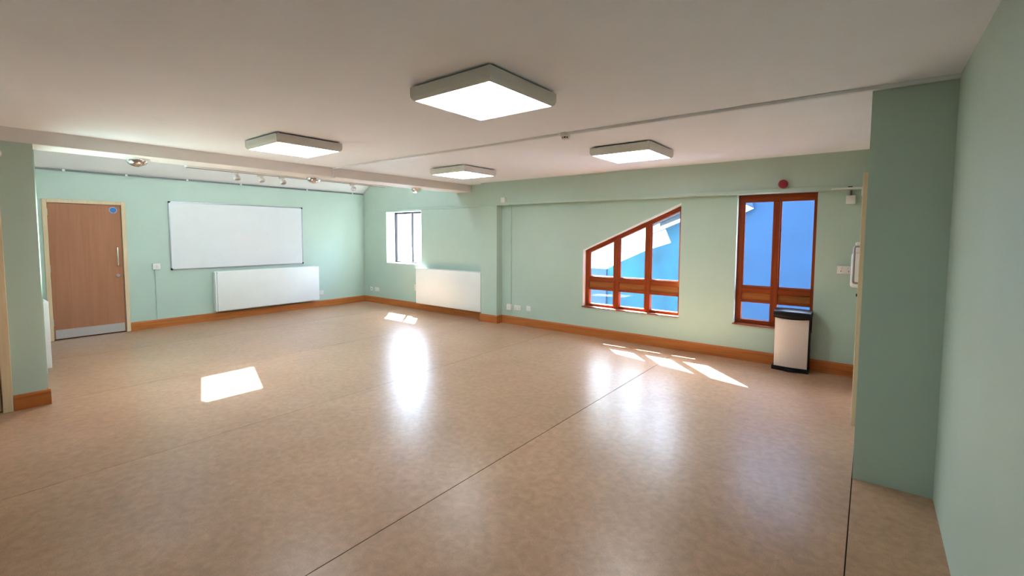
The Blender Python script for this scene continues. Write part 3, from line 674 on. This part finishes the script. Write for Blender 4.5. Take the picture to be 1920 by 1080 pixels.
obj('bin_body', box(BX0 + 0.006, BX1, BY0 + 0.012, BY1, 0.045, 0.645, bev=0.012, seg=3), BLACKP, pb, smooth=True)
obj('front_panel', bowed(BX0 + 0.008, BX1 - 0.008, BY0 + 0.0115, BY0 + 0.0125 - 0.0005 + 0.004, 0.050, 0.648, 0.014, shrink=0.02), STEEL, pb, smooth=True)
obj('base', bowed(BX0 - 0.010, BX1 + 0.004, BY0 + 0.002, BY1, 0.0, 0.048, 0.014), BLACKP, pb, smooth=True)
ped = bowed(BX0 + 0.12, BX1 - 0.12, BY0 - 0.040, BY0 - 0.006, 0.008, 0.030, 0.012)
obj('pedal', ped, BLACKP, pb, smooth=True)
bm = new()
# lid: side profile with a rolled front, bowed across the width
prof = [(BY0 - 0.006, 0.618), (BY0 - 0.016, 0.626), (BY0 - 0.026, 0.655), (BY0 - 0.028, 0.690), (BY0 - 0.022, 0.707), (BY0 - 0.010, 0.714), (BY1 - 0.03, 0.732), (BY1 + 0.004, 0.726), (BY1 + 0.004, 0.652), (BY0 + 0.0, 0.652)]
n = 10; rows = []
for i in range(n + 1):
    f = i / n; e = 1 - (2 * f - 1) ** 2
    rows.append([bm.verts.new((BX0 - 0.004 + (BX1 - BX0 + 0.014) * f, y - (0.016 * e if y < BY0 + 0.05 else 0), z - (0.006 * (1 - e) if z > 0.7 else (-0.014 * (1 - e) if z < 0.64 else 0)) )) for y, z in prof])
for a, b in zip(rows, rows[1:]):
    for k in range(len(prof)):
        bm.faces.new([a[k], a[(k + 1) % len(prof)], b[(k + 1) % len(prof)], b[k]])
bm.faces.new(rows[0]); bm.faces.new(rows[-1][::-1])
obj('lid', bm, BLACKP, pb, smooth=True, sharp=50)

# ------------------------------------------------------------------ outside: courtyard walls, white roof, eaves
g = struct('ground', box(-30, 30, 0.40, 40, -3.2, -3.0), PAVE)
def ext(name, bm, m, label, cat): return tag(obj(name, bm, m), label, cat)
ext('courtyard_wall', slab(new(), [(6.75, -3.0), (11.5, -3.0), (11.5, 3.4), (6.75, 3.4)], [], 'y', 3.0, 3.25), RENDER_B, 'plain courtyard wall coloured as blue shade outside the tall timber window', 'wall')
ext('courtyard_wall', slab(new(), [(4.822, -3.0), (6.74, -3.0), (6.74, 2.00), (6.10, 1.74), (6.231, 1.444), (5.692, 1.267), (5.152, 1.019), (4.822, 0.84)], [], 'y', 3.0, 3.25), RENDER_C, 'mottled courtyard wall coloured as cyan shade, with sloping top outside the slanted window', 'wall')
ext('courtyard_wall', slab(new(), [(1.5, -3.0), (4.815, -3.0), (4.815, 0.84), (1.5, 0.86)], [], 'y', 2.95, 3.2), RENDER_L, 'low wall coloured as lavender shade at the left of the slanted window view', 'wall')
bm = new()
def quad(bm, pts, t):
    a = [bm.verts.new(p) for p in pts]; b = [bm.verts.new((p[0], p[1], p[2] - t)) for p in pts]
    bm.faces.new(a); bm.faces.new(b[::-1])
    for i in range(4): bm.faces.new([a[i], b[i], b[(i + 1) % 4], a[(i + 1) % 4]])
quad(bm, [(-22, 3.5, 0.10), (-0.5, 3.5, 0.10), (-0.5, 11.0, 3.6), (-22, 11.0, 3.6)], 0.15)
ext('neighbour_roof', bm, ROOFW, 'sunlit white sloping roof seen through the small window', 'roof')
bm = new(); quad(bm, [(-0.45, 3.5, 0.06), (7.5, 3.5, 0.06), (7.5, 10.5, 7.06), (-0.45, 10.5, 7.06)], 0.15)
ext('neighbour_roof', bm, mat('grey_roof_felt', (0.20, 0.205, 0.21), 0.8, var=0.08, scale=2), 'sunlit roof beyond the courtyard walls, seen through the slanted window', 'roof')
ea = thing('roof_eave', 'grey slatted eave at the upper right of the slanted window view', 'eave', (6.3, 2.7, 1.7))
for (xa, za, xb_, zb_, th, y) in ((5.70, 1.765, 6.74, 2.235, 0.150, 2.72), (5.82, 1.735, 6.74, 2.145, 0.100, 2.78), (6.05, 1.775, 6.74, 2.040, 0.105, 2.84), (5.78, 1.590, 6.35, 1.790, 0.016, 2.90)):
    obj('eave_board', slab(new(), [(xa, za), (xb_, zb_), (xb_, zb_ + th), (xa, za + th * 0.7)], [], 'y', y, y + 0.05), SLATE, ea)
fc = thing('fascia_corner', 'white fascia corner at the upper left of the tall window view', 'fascia', (7.4, 2.8, 2.0))
obj('fascia_board', slab(new(), [(7.20, 1.82), (7.745, 2.095), (7.60, 2.17), (7.20, 2.13)], [], 'y', 2.90, 2.98), WHITEP, fc)
obj('soffit_board', slab(new(), [(7.20, 2.14), (7.60, 2.18), (7.735, 2.115), (7.69, 2.30), (7.20, 2.30)], [], 'y', 2.93, 2.99), RENDER_L, fc)
